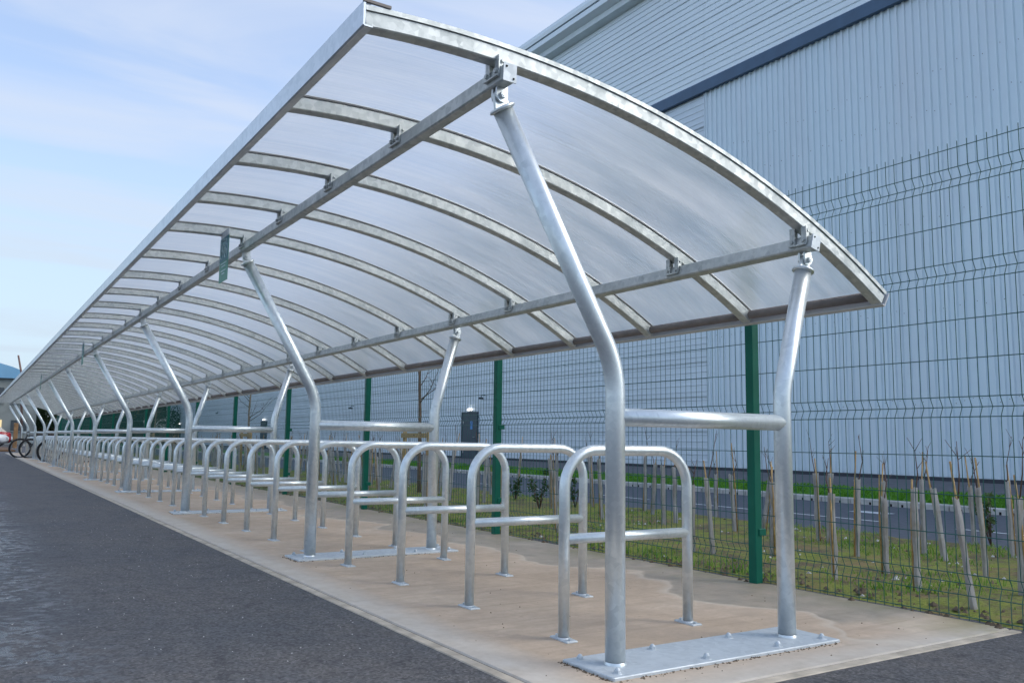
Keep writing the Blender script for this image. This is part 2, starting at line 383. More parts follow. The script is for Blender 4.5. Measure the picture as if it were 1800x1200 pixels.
def put(name, mesh, mat=None, parent=None, loc=(0, 0, 0), rot=None):
    if isinstance(mesh, MB): mesh = mesh.mesh(name)
    if mat and not mesh.materials: mesh.materials.append(MATS[mat])
    o = bpy.data.objects.new(name, mesh); COL.objects.link(o); o.parent = parent; o.location = loc
    if rot: o.rotation_euler = rot
    return o
def tag(o, label=None, cat=None, group=None, kind=None):
    if label: o['label'] = label
    if cat: o['category'] = cat
    if group: o['group'] = group
    if kind: o['kind'] = kind
    return o
def thing(name, label, cat, loc=(0, 0, 0), rz=0, group=None):
    o = bpy.data.objects.new(name, None); COL.objects.link(o); o.location = loc; o.rotation_euler = (0, 0, rz); o.empty_display_size = .2
    return tag(o, label, cat, group)
def dup(o, loc=None, parent=None, rz=None):
    c = o.copy(); COL.objects.link(c); c.parent = parent
    if loc is not None: c.location = loc
    if rz is not None: c.rotation_euler = (0, 0, rz)
    for ch in o.children: dup(ch, None, c)
    return c
def fillet(pts, rad, n=7):
    pts = [Vector(p) for p in pts]; out = [pts[0]]
    for i in range(1, len(pts)-1):
        a, b, c = pts[i-1], pts[i], pts[i+1]; d1 = (a-b).normalized(); d2 = (c-b).normalized()
        r = rad[i-1] if isinstance(rad, (list, tuple)) else rad
        th = math.acos(max(-1, min(1, d1.dot(d2)))); t = r/math.tan(th/2); cen = b+(d1+d2).normalized()*(r/math.sin(th/2))
        p0, p1 = b+d1*t-cen, b+d2*t-cen; ang = p0.angle(p1); ax = p0.cross(p1).normalized()
        for k in range(n+1): out.append(cen+Matrix.Rotation(ang*k/n, 3, ax) @ p0)
    out.append(pts[-1]); return out
ORD = ['first', 'second', 'third', 'fourth', 'fifth', 'sixth', 'seventh', 'eighth', 'ninth', 'tenth', 'eleventh', 'twelfth', 'thirteenth', 'fourteenth', 'fifteenth', 'sixteenth', 'seventeenth', 'eighteenth', 'nineteenth', 'twentieth']
TENS = {2: 'twenty', 3: 'thirty', 4: 'forty', 5: 'fifty', 6: 'sixty', 7: 'seventy', 8: 'eighty', 9: 'ninety'}
def ordinal(n):
    if n <= 20: return ORD[n-1]
    if n % 10 == 0: return TENS[n//10][:-1]+'ieth'
    return TENS[n//10]+'-'+ORD[n % 10-1]

# ------------------------------------------------------------------ ground and setting
tag(put('ground', MB().add([(-300, -120, -.006), (900, -120, -.006), (900, 900, -.006), (-300, 900, -.006)], [(0, 1, 2, 3)]), 'asphalt'), kind='structure')
SLAB_END = 43.0
slab = tag(put('concrete_slab', MB().bbox((-.385, -.36, -.12), (2.03, SLAB_END, 0), .006), 'concrete'), kind='structure')
put('edging_strip', MB().bbox((-.445, -.42, -.12), (-.391, SLAB_END, -.002), .006), 'edging', slab)
put('edging_strip', MB().bbox((-.389, -.42, -.12), (2.03, -.366, -.002), .006), 'edging', slab)

# planted bed behind the fence: uneven soil
def bed():
    mb = MB(); xs = [2.0, 2.03, 2.07, 2.14, 2.25]+[2.25+.14*k for k in range(1, 22)]; ys = [-3+.13*k for k in range(150)]+[16.5+.6*k for k in range(56)]
    rnd = random.Random(3); import mathutils
    nz = mathutils.noise.noise
    for y in ys:
        for x in xs:
            e = min(1, max(0, (x-2.04)/.25)); z = -.012+e*(.035+.03*nz((x*1.3, y*1.3, 0))+.02*nz((x*5, y*5, 3))+.012*nz((x*13, y*13, 7)))
            xx = x+(0.02*nz((0, y*3, 1)) if x < 2.05 else 0)
            if x > 5.1: z = -.02
            mb.v.append((xx, y, z))
    n = len(xs)
    for j in range(len(ys)-1):
        for i in range(n-1): mb.f.append((j*n+i, j*n+i+1, (j+1)*n+i+1, (j+1)*n+i)); mb.sm.append(True)
    return mb
tag(put('planting_bed', bed(), 'soil'), kind='structure')
road = tag(put('road', MB().add([(5.12, -60, -.002), (8.9, -60, -.002), (8.9, 130, -.002), (5.12, 130, -.002)], [(0, 1, 2, 3)]), 'road_surface'), kind='structure')
for y0 in [-8+1.62*k for k in range(0, 4)]+[.9, 3.4, 5.2, 7.2, 9.3, 11.2, 13.2, 15.2, 17.2, 19.2]:
    L = 1.62 if y0 < 5 else 1.15
    put('lane_marking', MB().add([(6.50, y0, .003), (6.57, y0, .003), (6.57, y0+L, .003), (6.50, y0+L, .003)], [(0, 1, 2, 3)]), 'line_paint', road)
put('lane_marking', MB().add([(7.5, 4.0, .003), (7.75, 4.0, .003), (7.75, 4.5, .003), (7.5, 4.5, .003)], [(0, 1, 2, 3)]), 'line_paint', road)
kerb = tag(put('kerb', MB().box((8.99, -60, -.05), (9.06, 130, .076)), 'kerb_stone'), kind='structure')
ks = MB().bbox((8.9, .006, -.05), (9.0, .494, .08), .012).mesh('kerb_stone'); ks.materials.append(MATS['kerb_stone'])
sl = MB().box((8.897, .15, .0), (8.905, .18, .036)); sl.box((8.897, .32, .0), (8.905, .35, .036)); slm = sl.mesh('drain_slot'); slm.materials.append(MATS['slot_dark'])
for k in range(72):
    y = -1.5+.5*k
    st_ = put('kerb_stone', ks, None, kerb, (0, y, random.uniform(-.003, .003)))
    put('drain_slot', slm, None, st_)
kr = MB().bbox((8.9, 34.5, -.05), (9.0, 130, .08), .012); put('kerb_stone', kr, 'kerb_stone', kerb)
tag(put('lawn', MB().add([(9.05, -60, .07), (11.4, -60, .10), (11.4, 130, .10), (9.05, 130, .07)], [(0, 1, 2, 3)]), 'lawn_base'), kind='structure')
tag(put('service_path', MB().add([(11.38, -60, .07), (17.2, -60, .07), (17.2, 130, .07), (11.38, 130, .07)], [(0, 1, 2, 3)]), 'path_surface'), kind='structure')
tag(put('verge', MB().bbox((-14, 47, -.05), (.15, 58, .09), .03), 'verge'), kind='structure')

# grass blades
def blades(n, fx, fy, h0, h1, mask, w=.006, z=0):
    mb = MB(); import mathutils; nz = mathutils.noise.noise; c = 0; tries = 0
    while c < n and tries < n*6:
        tries += 1; x = fx(); y = fy()
        if mask and nz((x*1.1, y*1.1, 5.)) + .5*nz((x*4, y*4, 2.)) + random.uniform(-.25, .25) < mask: continue
        h = random.uniform(h0, h1); a = random.uniform(0, 6.28); l = random.uniform(.2, .9)*h; b = random.uniform(0, 6.28)
        dx, dy = math.cos(a)*w, math.sin(a)*w; ex, ey = math.cos(b)*l, math.sin(b)*l
        mb.add([(x-dx, y-dy, z), (x+dx, y+dy, z), (x+ex*.4+dx*.7, y+ey*.4+dy*.7, z+h*.6), (x+ex*.4-dx*.7, y+ey*.4-dy*.7, z+h*.6), (x+ex, y+ey, z+h*.95)], [(0, 1, 2, 3), (3, 2, 4)]); c += 1
    return mb
tri = lambda a, b: a+(b-a)*random.random()**1.7
tag(put('bed_grass', blades(19000, lambda: random.uniform(2.06, 5.15), lambda: tri(-2.2, 24), .012, .055, .16, .004, .016), 'grass_blade'), 'short green grass growing patchily between the tree guards', 'grass', kind='stuff')
tag(put('lawn_grass', blades(16000, lambda: random.uniform(9.05, 11.4), lambda: tri(2, 34), .04, .09, None, .014, .075), 'lawn_blade'), 'bright green mown strip behind the drainage kerb', 'grass', kind='stuff')
def crumbs(n, place, r0, r1):
    mb = MB()
    for _ in range(n):
        x, y, z = place(); r = random.uniform(r0, r1); a = random.uniform(0, 3)
        ca, sa = math.cos(a)*r, math.sin(a)*r
        mb.add([(x+ca, y+sa, z), (x-sa*.8, y+ca*.8, z), (x-ca, y-sa, z), (x+sa*.7, y-ca*.7, z), (x+ca*.2, y+sa*.1, z+r*.75)], [(0, 1, 4), (1, 2, 4), (2, 3, 4), (3, 0, 4)])
    return mb
tag(put('stone_chips', crumbs(900, lambda: (random.uniform(-3.4, -.5), tri(-2.2, 9), -.006), .002, .0055), 'chip_pale'), 'pale loose chippings scattered on the dark asphalt', 'chippings', kind='stuff')
def soilspot():
    x = 2.0+abs(random.gauss(0, .35)) if random.random() < .6 else random.uniform(2.1, 5)
    return (x-(.05 if random.random() < .2 else 0), tri(-2, 14), .012 if x > 2.06 else 0.0)
tag(put('soil_crumbs', crumbs(1500, soilspot, .008, .03), 'crumb'), 'dark clods and crumbs of soil along the bed', 'soil', kind='stuff')
tag(put('bed_stones', crumbs(260, lambda: (random.uniform(2.05, 5), tri(-2, 14), .02), .010, .028), 'chip_pale'), 'small pale stones lying in the planting bed', 'stones', kind='stuff')

# ------------------------------------------------------------------ bike shelter
B0, BAY, NF = 3.3175, 4.0324, 11
FY = [0]+[B0+k*BAY for k in range(NF-1)]
RIBY = [B0*k/4 for k in range(4)]+[B0+BAY*k/4 for k in range(4*(NF-2)+1)]
Y_END = FY[-1]
sh = thing('bike_shelter', 'long galvanized bike shelter with arched clear roof on leaning posts', 'bike shelter')
ACX, ACZ = -.70, 2.245-4.5
def arc(R, x): return (x, ACZ+math.sqrt(R*R-(x-ACX)**2))
def arcpts(R, t0, t1, n): return [(ACX+R*math.sin(t0+(t1-t0)*k/n), ACZ+R*math.cos(t0+(t1-t0)*k/n)) for k in range(n+1)]
T0, T1 = -.0845, .555
DX = .942
FT = Vector((-.524, 0, 2.012)); RTOP = Vector((1.105, 0, 1.612))
FP = fillet([(0, 0, .010), (0, 0, 1.108), FT], .42, 9)
RP = fillet([(0, 0, .010), (0, 0, 1.045), RTOP-Vector((DX, 0, 0))], .42, 8)
post_f = MB().tube(FP, .038, 24); post_r = MB().tube(RP, .038, 24)
# weld collars at the foot
for mb in (post_f, post_r): mb.tube([(0, 0, .010), (0, 0, .016), (0, 0, .022)], [.0425, .041, .0385], 24, False)
def head(top, direction, piv):
    """collar, lug, clevis and bolt joining a post head to the beam; local to the post"""
    d = Vector(direction).normalized(); top = Vector(top); piv = Vector(piv)
    mb = MB(); mb.tube([top-d*.004, top-d*.001, top+d*.007, top+d*.010], [.041, .049, .049, .044], 24)
    side = Vector((d.z, 0, -d.x))
    def plate(y0, y1, base, tip, wb, wt):
        ax = (tip-base).normalized(); sd_ = Vector((ax.z, 0, -ax.x)); pts = [base-sd_*wb, base+sd_*wb]
        for k in range(9):
            a = math.pi*k/8; pts.append(tip+sd_*wt*math.cos(a)+ax*wt*math.sin(a))
        mb.prism([(q.x, q.z) for q in pts], 1, y0, y1)
    plate(-.007, .007, top, piv, .033, .026)
    upz = piv+Vector((0, 0, .062)) if top.x < 0 else piv+Vector((-.006, 0, .062))
    for y0 in (-.019, .009): plate(y0, y0+.010, upz, piv, .022, .024)
    c = mb
    c.tube([piv+Vector((0, -.032, 0)), piv+Vector((0, -.019, 0))], .0125, 6, smooth=False)
    c.tube([piv+Vector((0, -.0345, 0)), piv+Vector((0, -.03, 0))], [.007, .009], 10)
    c.tube([piv+Vector((0, .019, 0)), piv+Vector((0, .032, 0))], .0125, 6, smooth=False)
    return c
PIVF = Vector((-.538, 0, 2.056)); PIVR = Vector((1.123, 0, 1.664))
hf = head(FT, FT-Vector((0, 0, 1.108)), PIVF); hr = head(RTOP-Vector((DX, 0, 0)), RTOP-Vector((DX, 0, 1.045)), PIVR-Vector((DX, 0, 0)))
rail = MB().tube([(.004, 0, 0), (DX-.004, 0, 0)], .0345, 20)
plate = MB().bbox((-.128, -.150, .0), (1.095, .155, .012), .003)
bolt = MB().tube([(0, 0, .010), (0, 0, .023)], .014, 6, smooth=False); bolt.dome((0, 0, .023), .0105, .010); bolt.tube([(0, 0, .010), (0, 0, .0135)], .021, 12)
ms = {k: v.mesh(k) for k, v in dict(front_post=post_f, rear_post=post_r, head_bracket=hf, head_bracket2=hr, cross_rail=rail, base_plate=plate, anchor_bolt=bolt).items()}
for k, q in ms.items(): q.materials.append(MATS['galvanized_flat' if k in ('base_plate', 'anchor_bolt') else 'galvanized'])
BOLTS = [(-.075, -.105), (-.075, .115), (.275, .105), (.36, -.105), (.70, .105), (.76, -.105), (1.055, .112), (1.04, -.10)]
for k, y in enumerate(FY):
    pf = put('front_post', ms['front_post'], None, sh, (0, y, 0)); put('head_bracket', ms['head_bracket'], None, pf)
    pr_ = put('rear_post', ms['rear_post'], None, sh, (DX, y, 0)); put('head_bracket', ms['head_bracket2'], None, pr_)
    put('cross_rail', ms['cross_rail'], None, sh, (0, y, .917))
    if k < 9:
        bp = put('base_plate', ms['base_plate'], None, sh, (0, y, .0))
        if k < 6:
            for bx, by in BOLTS[:8 if k == 0 else 8]: put('anchor_bolt', ms['anchor_bolt'], None, bp, (bx, by, 0), (0, 0, random.uniform(0, 1)))
# beams (in lengths that meet over the posts)
def beam(name, cx, cz, hw, hh, rot):
    M = Matrix.Translation((cx, 0, cz)) @ Matrix.Rotation(rot, 4, 'Y')
    for k in range(NF-1):
        y0 = -.075 if k == 0 else FY[k]+.0015; y1 = FY[k+1]-.0015 if k < NF-2 else Y_END+.075
        mb = MB(); c = .006
        poly = [(-hw+c, -hh), (hw-c, -hh), (hw, -hh+c), (hw, hh-c), (hw-c, hh), (-hw+c, hh), (-hw, hh-c), (-hw, -hh+c)]
        mb.prism([((M @ Vector((a, 0, b))).x, (M @ Vector((a, 0, b))).z) for a, b in poly], 1, y0, y1)
        put(name, mb, 'galvanized_dull', sh)
    cap = MB().box((-hw-.002, -.081, -hh-.002), (hw+.002, -.076, hh+.002), M); put('beam_end_cap', cap, 'galvanized_flat', sh)
    sc_ = MB()
    for a, b in ((-.6, .65), (.6, -.65)): sc_.tube([M @ Vector((a*hw, -.0815, b*hh)), M @ Vector((a*hw, -.0835, b*hh))], .004, 8)
    put('cap_screw', sc_, 'slot_dark', sh)
beam('front_beam', -.545, 2.117, .0255, .0315, math.radians(2))
beam('rear_beam', 1.100, 1.731, .0255, .0325, math.radians(14))
# arched ribs
def rib_mesh():
    o = arcpts(4.486, T0, T1, 34); i = arcpts(4.430, T0, T1, 34); mb = MB(); h = .029; n = 35; c = .004
    oo = arcpts(4.486-c, T0, T1, 34); ii = arcpts(4.430+c, T0, T1, 34)
    ring = []
    for k in range(n):
        ring += [(o[k][0], -h+c, o[k][1]), (o[k][0], h-c, o[k][1]), (oo[k][0], h, oo[k][1]), (ii[k][0], h, ii[k][1]), (i[k][0], h-c, i[k][1]), (i[k][0], -h+c, i[k][1]), (ii[k][0], -h, ii[k][1]), (oo[k][0], -h, oo[k][1])]
    fs = [(8*k+a, 8*(k+1)+a, 8*(k+1)+(a+1) % 8, 8*k+(a+1) % 8) for k in range(n-1) for a in range(8)]
    fs += [tuple(range(7, -1, -1))[::-1], tuple(8*(n-1)+a for a in range(8))[::-1]]
    return mb.add(ring, fs).mesh('rib')
rm = rib_mesh(); rm.materials.append(MATS['galvanized_dull'])
def bar_mesh(Ra, Rb, h, t0, t1):
    o = arcpts(Rb, t0, t1, 34); i = arcpts(Ra, t0, t1, 34); mb = MB()
    return mb.prism([(x, z) for x, z in o]+[(x, z) for x, z in reversed(i)], 1, -h, h)
capm = bar_mesh(4.4945, 4.4985, .034, T0, T1).mesh('glazing_bar'); capm.materials.append(MATS['aluminium_trim'])
gasm = MB(); 
for s_ in (-1, 1):
    q = bar_mesh(4.4865, 4.4920, .0025, T0, T1); gasm.add([(a, b+s_*.030, c) for a, b, c in q.v], q.f)
gasm = gasm.mesh('gasket'); gasm.materials.append(MATS['gasket'])
def bracket(bx, bz, hw, hh, rot, ribz):
    """folded cleat between beam and rib, local to the rib"""
    mb = MB(); lo = bz-.002; hi = ribz+.006
    for s_ in (-1, 1):
        y = s_*.0325
        mb.prism([(bx-hw-.006, lo), (bx-hw-.0012, lo), (bx-hw-.0012, hi), (bx-hw-.006, hi)], 1, y-.016, y+.012)
        mb.prism([(bx-hw-.0065, bz+hh+.004), (bx+.004, bz+hh+.004), (bx+.004, hi), (bx-hw-.0065, hi)], 1, s_*.0300, s_*.0345)
        mb.tube([(bx-hw-.006, y, bz+hh*.45), (bx-hw-.015, y, bz+hh*.45)], .009, 6, smooth=False)
        mb.tube([(bx-.008, s_*.034, ribz-.010), (bx-.008, s_*.042, ribz-.010)], .007, 6, smooth=False)
    mb.prism([(bx-hw-.014, lo-.006), (bx-hw-.0012, lo-.006), (bx-hw-.0012, lo-.001), (bx-hw-.014, lo-.001)], 1, -.046, .046)
    return mb
bfm = bracket(-.545, 2.117, .0255, .0315, 0, 2.183).mesh('beam_cleat'); brm = bracket(1.100, 1.731, .029, .0325, 0, 1.803).mesh('beam_cleat')
for q in (bfm, brm): q.materials.append(MATS['galvanized_dull'])
for k, y in enumerate(RIBY):
    rb = put('rib', rm, None, sh, (0, y-.006, 0))
    put('glazing_bar', capm, None, rb)
    if k: put('gasket', gasm, None, rb)
    else: put('end_trim', MB().add([(a, b-.0335, c) for a, b, c in bar_mesh(4.4835, 4.5005, .0022, T0, T1).v], bar_mesh(4.4835, 4.5005, .0022, T0, T1).f), 'galvanized_dull', rb)
    if k < 33: put('beam_cleat', bfm, None, rb); put('beam_cleat', brm, None, rb)
# roof sheets between the ribs
def sheet(y0, y1):
    i = arcpts(4.4925, T0+.001, T1, 40); n = 41
    return MB().add([(x, y0, z) for x, z in i]+[(x, y1, z) for x, z in i], [(k, n+k, n+k+1, k+1) for k in range(n-1)], True)
for k in range(len(RIBY)-1):
    y0 = RIBY[k]+(.0 if k else -.03); y1 = RIBY[k+1]-.006
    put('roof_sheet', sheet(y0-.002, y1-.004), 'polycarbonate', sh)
# front fascia and rear gutter
xf, zf = arc(4.486, -1.0); e0 = ACX+4.46*math.sin(T0)
for k in range(NF-1):
    y0 = -.043 if k == 0 else FY[k]+.002; y1 = FY[k+1]-.002
    zt = 2.2455
    put('front_fascia', MB().prism([(e0-.012, 2.160), (e0-.006, 2.156), (e0+.022, 2.156), (e0+.022, 2.160), (e0-.004, 2.162), (e0-.004, zt-.008), (e0+.022, zt-.003), (e0+.022, zt+.002), (e0-.012, zt-.004)], 1, y0, y1), 'aluminium_trim', sh)
xe = ACX+4.46*math.sin(T1); ze = ACZ+4.46*math.cos(T1)
ax = Vector((math.cos(T1), 0, -math.sin(T1))); nn = Vector((math.sin(T1), 0, math.cos(T1)))
E0 = Vector((xe, 0, ze))
def prof(*pts): return [((E0+ax*a+nn*b).x, (E0+ax*a+nn*b).z) for a, b in pts]
for k in range(NF-1):
    y0 = -.043 if k == 0 else FY[k]+.002; y1 = FY[k+1]-.002
    put('rear_trim', MB().prism(prof((.014, .045), (.020, .045), (.020, -.034), (.0, -.036), (.0, -.031), (.014, -.029)), 1, y0, y1), 'white_trim', sh)
    cs = [(-.024+.022*math.cos(a), .008+.026*math.sin(a)) for a in [math.pi*2*j/12 for j in range(12)]]
    put('rear_seal_tube', MB().prism(prof(*[(c[0]+.002, c[1]) for c in cs]), 1, y0+.03, y1, True), 'brown_seal', sh)
put('corner_cap', MB().box((e0-.013, -.046, 2.238), (e0+.085, -.036, 2.2475)), 'brown_seal', sh)

# hanging signs
def sign_parts(parent, y):
    hang = MB().box((-.714, y-.10, 2.145), (-.711, y+.10, 2.19)); 
    pl = put('panel', MB().bbox((-.7135, y-.11, 1.845), (-.7105, y+.11, 2.146), .001), 'sign_green', parent)
    put('header', MB().box((-.7150, y-.107, 1.985), (-.7140, y+.107, 2.143)), 'sign_teal', pl)
    p = MB(); X0 = -.7165
    def ring(cy, cz, r): 
        pts = [(X0+.0006, cy+math.cos(a)*r, cz+math.sin(a)*r) for a in [2*math.pi*k/14 for k in range(14)]]; p.tube(pts, .0028, 4, False, False, True)
    ring(y-.05, 2.03, .03); ring(y+.05, 2.03, .03)
    for a, b in (((-.05, 2.03), (-.005, 2.03)), ((-.005, 2.03), (.03, 2.07)), ((.03, 2.07), (-.03, 2.07)), ((-.03, 2.07), (-.005, 2.03)), ((-.05, 2.03), (-.027, 2.085)), ((.05, 2.03), (.027, 2.085)), ((.027, 2.085), (.012, 2.09)), ((-.04, 2.085), (-.015, 2.085)),
                 ((-.06, 2.10), (-.06, 2.125)), ((-.06, 2.125), (.06, 2.125)), ((.06, 2.125), (.06, 2.10))):
        p.tube([(X0+.0006, y+a[0], a[1]), (X0+.0006, y+b[0], b[1])], .003, 4)
    for q, z in enumerate((1.965, 1.945, 1.915, 1.895)):
        w = (.075, .05, .062, .035)[q]; p.box((-.7150, y-w, z), (-.7138, y+w, z+.008))
    put('pictogram', p, 'sign_print', pl)
    put('hanger', hang, 'galvanized_flat', parent)
for q, k in enumerate((1, 3, 5)):
    t = thing('hanging_sign', ('green and teal bike parking sign hanging at the second post', 'small green bike sign hanging at the fourth post', 'tiny far bike sign hanging at the sixth post')[q], 'sign', (0, FY[k]-.11, 0), 0, 'signs hanging from the roof ribs')
    sign_parts(t, .0)

def plate_grit():
    k = random.choice((0, 0, 0, 1, 1, 2)); y0 = FY[k]; e = random.random(); d = abs(random.gauss(0, .012))
    if e < .45: return (random.uniform(-.13, 1.1), y0-.151-d, 0)
    if e < .75: return (-.129-d, y0+random.uniform(-.15, .16), 0)
    return (random.uniform(-.13, 1.1), y0+.156+d, 0)
tag(put('plate_grit', crumbs(520, plate_grit, .002, .007), 'crumb'), 'brown grit gathered along the edges of the base plates', 'grit', kind='stuff')
tag(put('slab_litter', crumbs(110, lambda: (random.uniform(-.3, 1.95), tri(-.3, 9), 0.0), .002, .006), 'crumb'), 'dark leaf crumbs and grit strewn over the slab', 'litter', kind='stuff')
# ------------------------------------------------------------------ bicycle stands
XS0, XS1 = .094, .798
hoop = fillet([(XS0, 0, .006), (XS0, 0, .786), (XS1, 0, .786), (XS1, 0, .006)], .165, 9)
HM = MB().tube(hoop, .024, 18).mesh('hoop'); LM = MB().tube([(XS0+.003, 0, 0), (XS1-.003, 0, 0)], .0222, 16)
LM = LM.mesh('mid_rail')
FM = MB().bbox((-.028, -.068, 0), (.028, .068, .007), .003)
for s_ in (-1, 1): FM.tube([(0, s_*.050, .006), (0, s_*.050, .015)], .009, 6, smooth=False)
FM.tube([(0, 0, .006), (0, 0, .012)], [.030, .0245], 18, False); FM = FM.mesh('foot_plate')
for q in (HM, LM): q.materials.append(MATS['galvanized'])
FM.materials.append(MATS['galvanized_flat'])
STY = [.4532+.7989*k for k in range(46)]
cnt = {}
for k, y in enumerate(STY):
    b = max(j for j in range(NF) if FY[j] <= y); cnt[b] = cnt.get(b, 0)+1
    where = ('nearest bay' if b == 0 else ordinal(b+1)+' bay')
    t = thing('bike_stand', f'galvanized hoop bike stand with mid rail, {ordinal(cnt[b])} in the {where} of the shelter', 'bike stand', (0, y, 0), 0, 'hoop bike stands under the shelter')
    tilt = random.uniform(-.008, .008); t.rotation_euler = (random.uniform(-.006, .006), 0, tilt)
    put('hoop', HM, None, t); put('mid_rail', LM, None, t, (0, 0, .411))
    for x in (XS0, XS1): put('foot_plate', FM, None, t, (x, 0, 0), (0, 0, random.uniform(-.12, .12)))

# ------------------------------------------------------------------ green mesh fence
fence = thing('mesh_fence', 'tall dark green welded mesh fence with folded wires and square posts', 'fence', (2.0, 0, 0))
WZ = [.017, .117, .217, .40, .59, .781, .97, 1.068, 1.256, 1.451, 1.641, 1.739, 1.931, 2.127, 2.224, 2.325]
NOSE = [.167, 1.019, 1.69, 2.176]
def mesh_panel():
    mb = MB(); wx = .036; r = .0022; ND = .024
    zs = [(0.0, 0)]
    for a, m_, b in ((.117, .167, .217), (.97, 1.019, 1.068), (1.641, 1.69, 1.739), (2.127, 2.176, 2.224)): zs += [(a, 0), (m_, ND), (b, 0)]
    zs.append((2.358, 0))
    def sq(pts, r_):
        mb.tube(pts, r_, 4, False, True)
    for k in range(60):
        y = .025+.05*k
        sq([(wx+d, y, z) for z, d in zs], r)
    for z in WZ: sq([(wx-.0045, .0, z), (wx-.0045, 3.0, z)], .0024)
    for z in NOSE: sq([(wx+ND+.0045, .0, z), (wx+ND+.0045, 3.0, z)], .0024)
    return mb.mesh('mesh_panel')
PM = mesh_panel(); PM.materials.append(MATS['fence_wire'])
FPM = MB(); FPM.bbox((-.03, -.03, -.1), (.03, .03, 2.42), .004); FPM = FPM.mesh('post'); FPM.materials.append(MATS['fence_green'])
CLM = MB().bbox((-.012, -.038, -.02), (.05, .038, .02), .004).mesh('clamp'); CLM.materials.append(MATS['fence_green'])
for k in range(-1, 16):
    y = 1.108+3*k
    pl = put('mesh_panel', PM, None, fence, (0, y, 0)); tag(pl, kind='stuff')
    po = put('post', FPM, None, fence, (-.008, y, 0))
    for z in (.3, .95, 1.60, 2.05): put('clamp', CLM, None, po, (.008, 0, z))
    put('cap', MB().bbox((-.033, -.033, 2.42), (.033, .033, 2.432), .004), 'fence_green', po)

# ------------------------------------------------------------------ warehouse
wh = thing('warehouse', 'huge pale blue metal clad warehouse with dark blue band below its eaves', 'building', (17, 0, 0))
WYA, WYS, WYB = -8.7, 16.3, 99.5
# vertical profiled sheets
prof_ = []
for k in range(5):
    y = .2*k; prof_ += [(.042, y), (.042, y+.112), (.0, y+.130), (.0, y+.182)]
prof_.append((.042, 1.0))
vs_ = MB().strip(prof_, 2, .16, 11.93); vsm = vs_.mesh('cladding_sheet'); vsm.materials.append(MATS['cladding'])
scm = MB()
for z in (1.9, 4.1, 6.3, 8.9, 9.9):
    for k in range(5):
        if (k*7+int(z*10)) % 3: scm.tube([(.042, .2*k+.06, z+.06*math.sin(k*5)), (.030, .2*k+.06, z+.06*math.sin(k*5))], .008, 5, True, False)
scm = scm.mesh('fixing_screws'); scm.materials.append(MATS['screw'])
nsh = int(round(WYS-WYA))
for k in range(nsh):
    c = put('cladding_sheet', vsm, None, wh, (random.uniform(0, .004), WYS-1.0*(k+1), 0)); tag(put('fixing_screws', scm, None, c), kind='stuff')
# horizontally profiled panels beyond the joint
hp = []
for k in range(5):
    z = .2*k; hp += [(.020, z), (.020, z+.135), (.008, z+.15), (.008, z+.19)]
hp.append((.020, 1.0))
hpm = MB().strip(hp, 1, 0, 5.996).mesh('cladding_panel'); hpm.materials.append(MATS['cladding_flat'])
for j in range(14):
    for i in range(11):
        put('cladding_panel', hpm, None, wh, (random.uniform(0, .003), WYS+.04+6.0*j, .16+1.07*i))
put('wall_core', MB().box((.06, WYA, .0), (.3, WYB, 12.2)), 'cladding_flat', wh)
put('joint_trim', MB().box((-.012, WYS-.004, .16), (.04, WYS+.032, 11.92)), 'cladding', wh)
put('corner_trim', MB().box((-.01, WYB-.1, .16), (.32, WYB+.02, 11.92)), 'cladding_trim', wh)
put('plinth', MB().box((-.01, WYA, .0), (.058, WYB, .155)), 'plinth_dark', wh)
put('blue_band', MB().prism([(-.12, 11.93), (.05, 11.93), (.05, 12.31), (-.09, 12.31), (-.12, 12.27)], 1, WYA, WYB), 'flashing_blue', wh)
up = [(-.02, 0), (-.02, .13), (.01, .142), (.01, .188), (-.02, .2)]
up5 = []
for k in range(5): up5 += [(a, b+.2*k) for a, b in up[:-1]]
up5.append((-.02, 1.0))
upm = MB().strip(up5, 1, 0, 5.996).mesh('upper_panel'); upm.materials.append(MATS['cladding_upper'])
for j in range(18):
    for i in range(4): put('upper_panel', upm, None, wh, (0, WYA+6*j-5, 12.315+1.01*i))
put('upper_core', MB().box((.05, WYA-5, 12.33), (.3, WYB, 17.2)), 'cladding_upper', wh)
put('eaves_soffit', MB().prism([(-.02, 16.330), (-.34, 16.380), (-.34, 16.600), (-.02, 16.600)], 1, WYA-5, WYB), 'cladding_trim', wh)
put('gutter_line', MB().prism([(-.36, 16.605), (-.60, 16.720), (-.60, 16.920), (-.02, 16.920), (-.02, 16.605)], 1, WYA-5, WYB), 'cladding_upper', wh)
put('gutter_shadow_gap', MB().box((-.50, WYA-5, 16.925), (0, WYB, 16.980)), 'plinth_dark', wh)
put('eaves_roll', MB().prism([(-.62, 16.985), (-.64, 17.130), (-.60, 17.300), (-.48, 17.420), (-.25, 17.480), (.3, 17.500), (.3, 16.985)], 1, WYA-5, WYB), 'cladding_upper', wh)
put('roof', MB().prism([(.3, 16.990), (.3, 17.480), (24, 18.980), (24, 16.990)], 1, WYA-5, WYB), 'cladding_upper', wh)
put('back_mass', MB().box((.31, WYA, 0), (24, WYB, 16.95)), 'cladding_flat', wh)
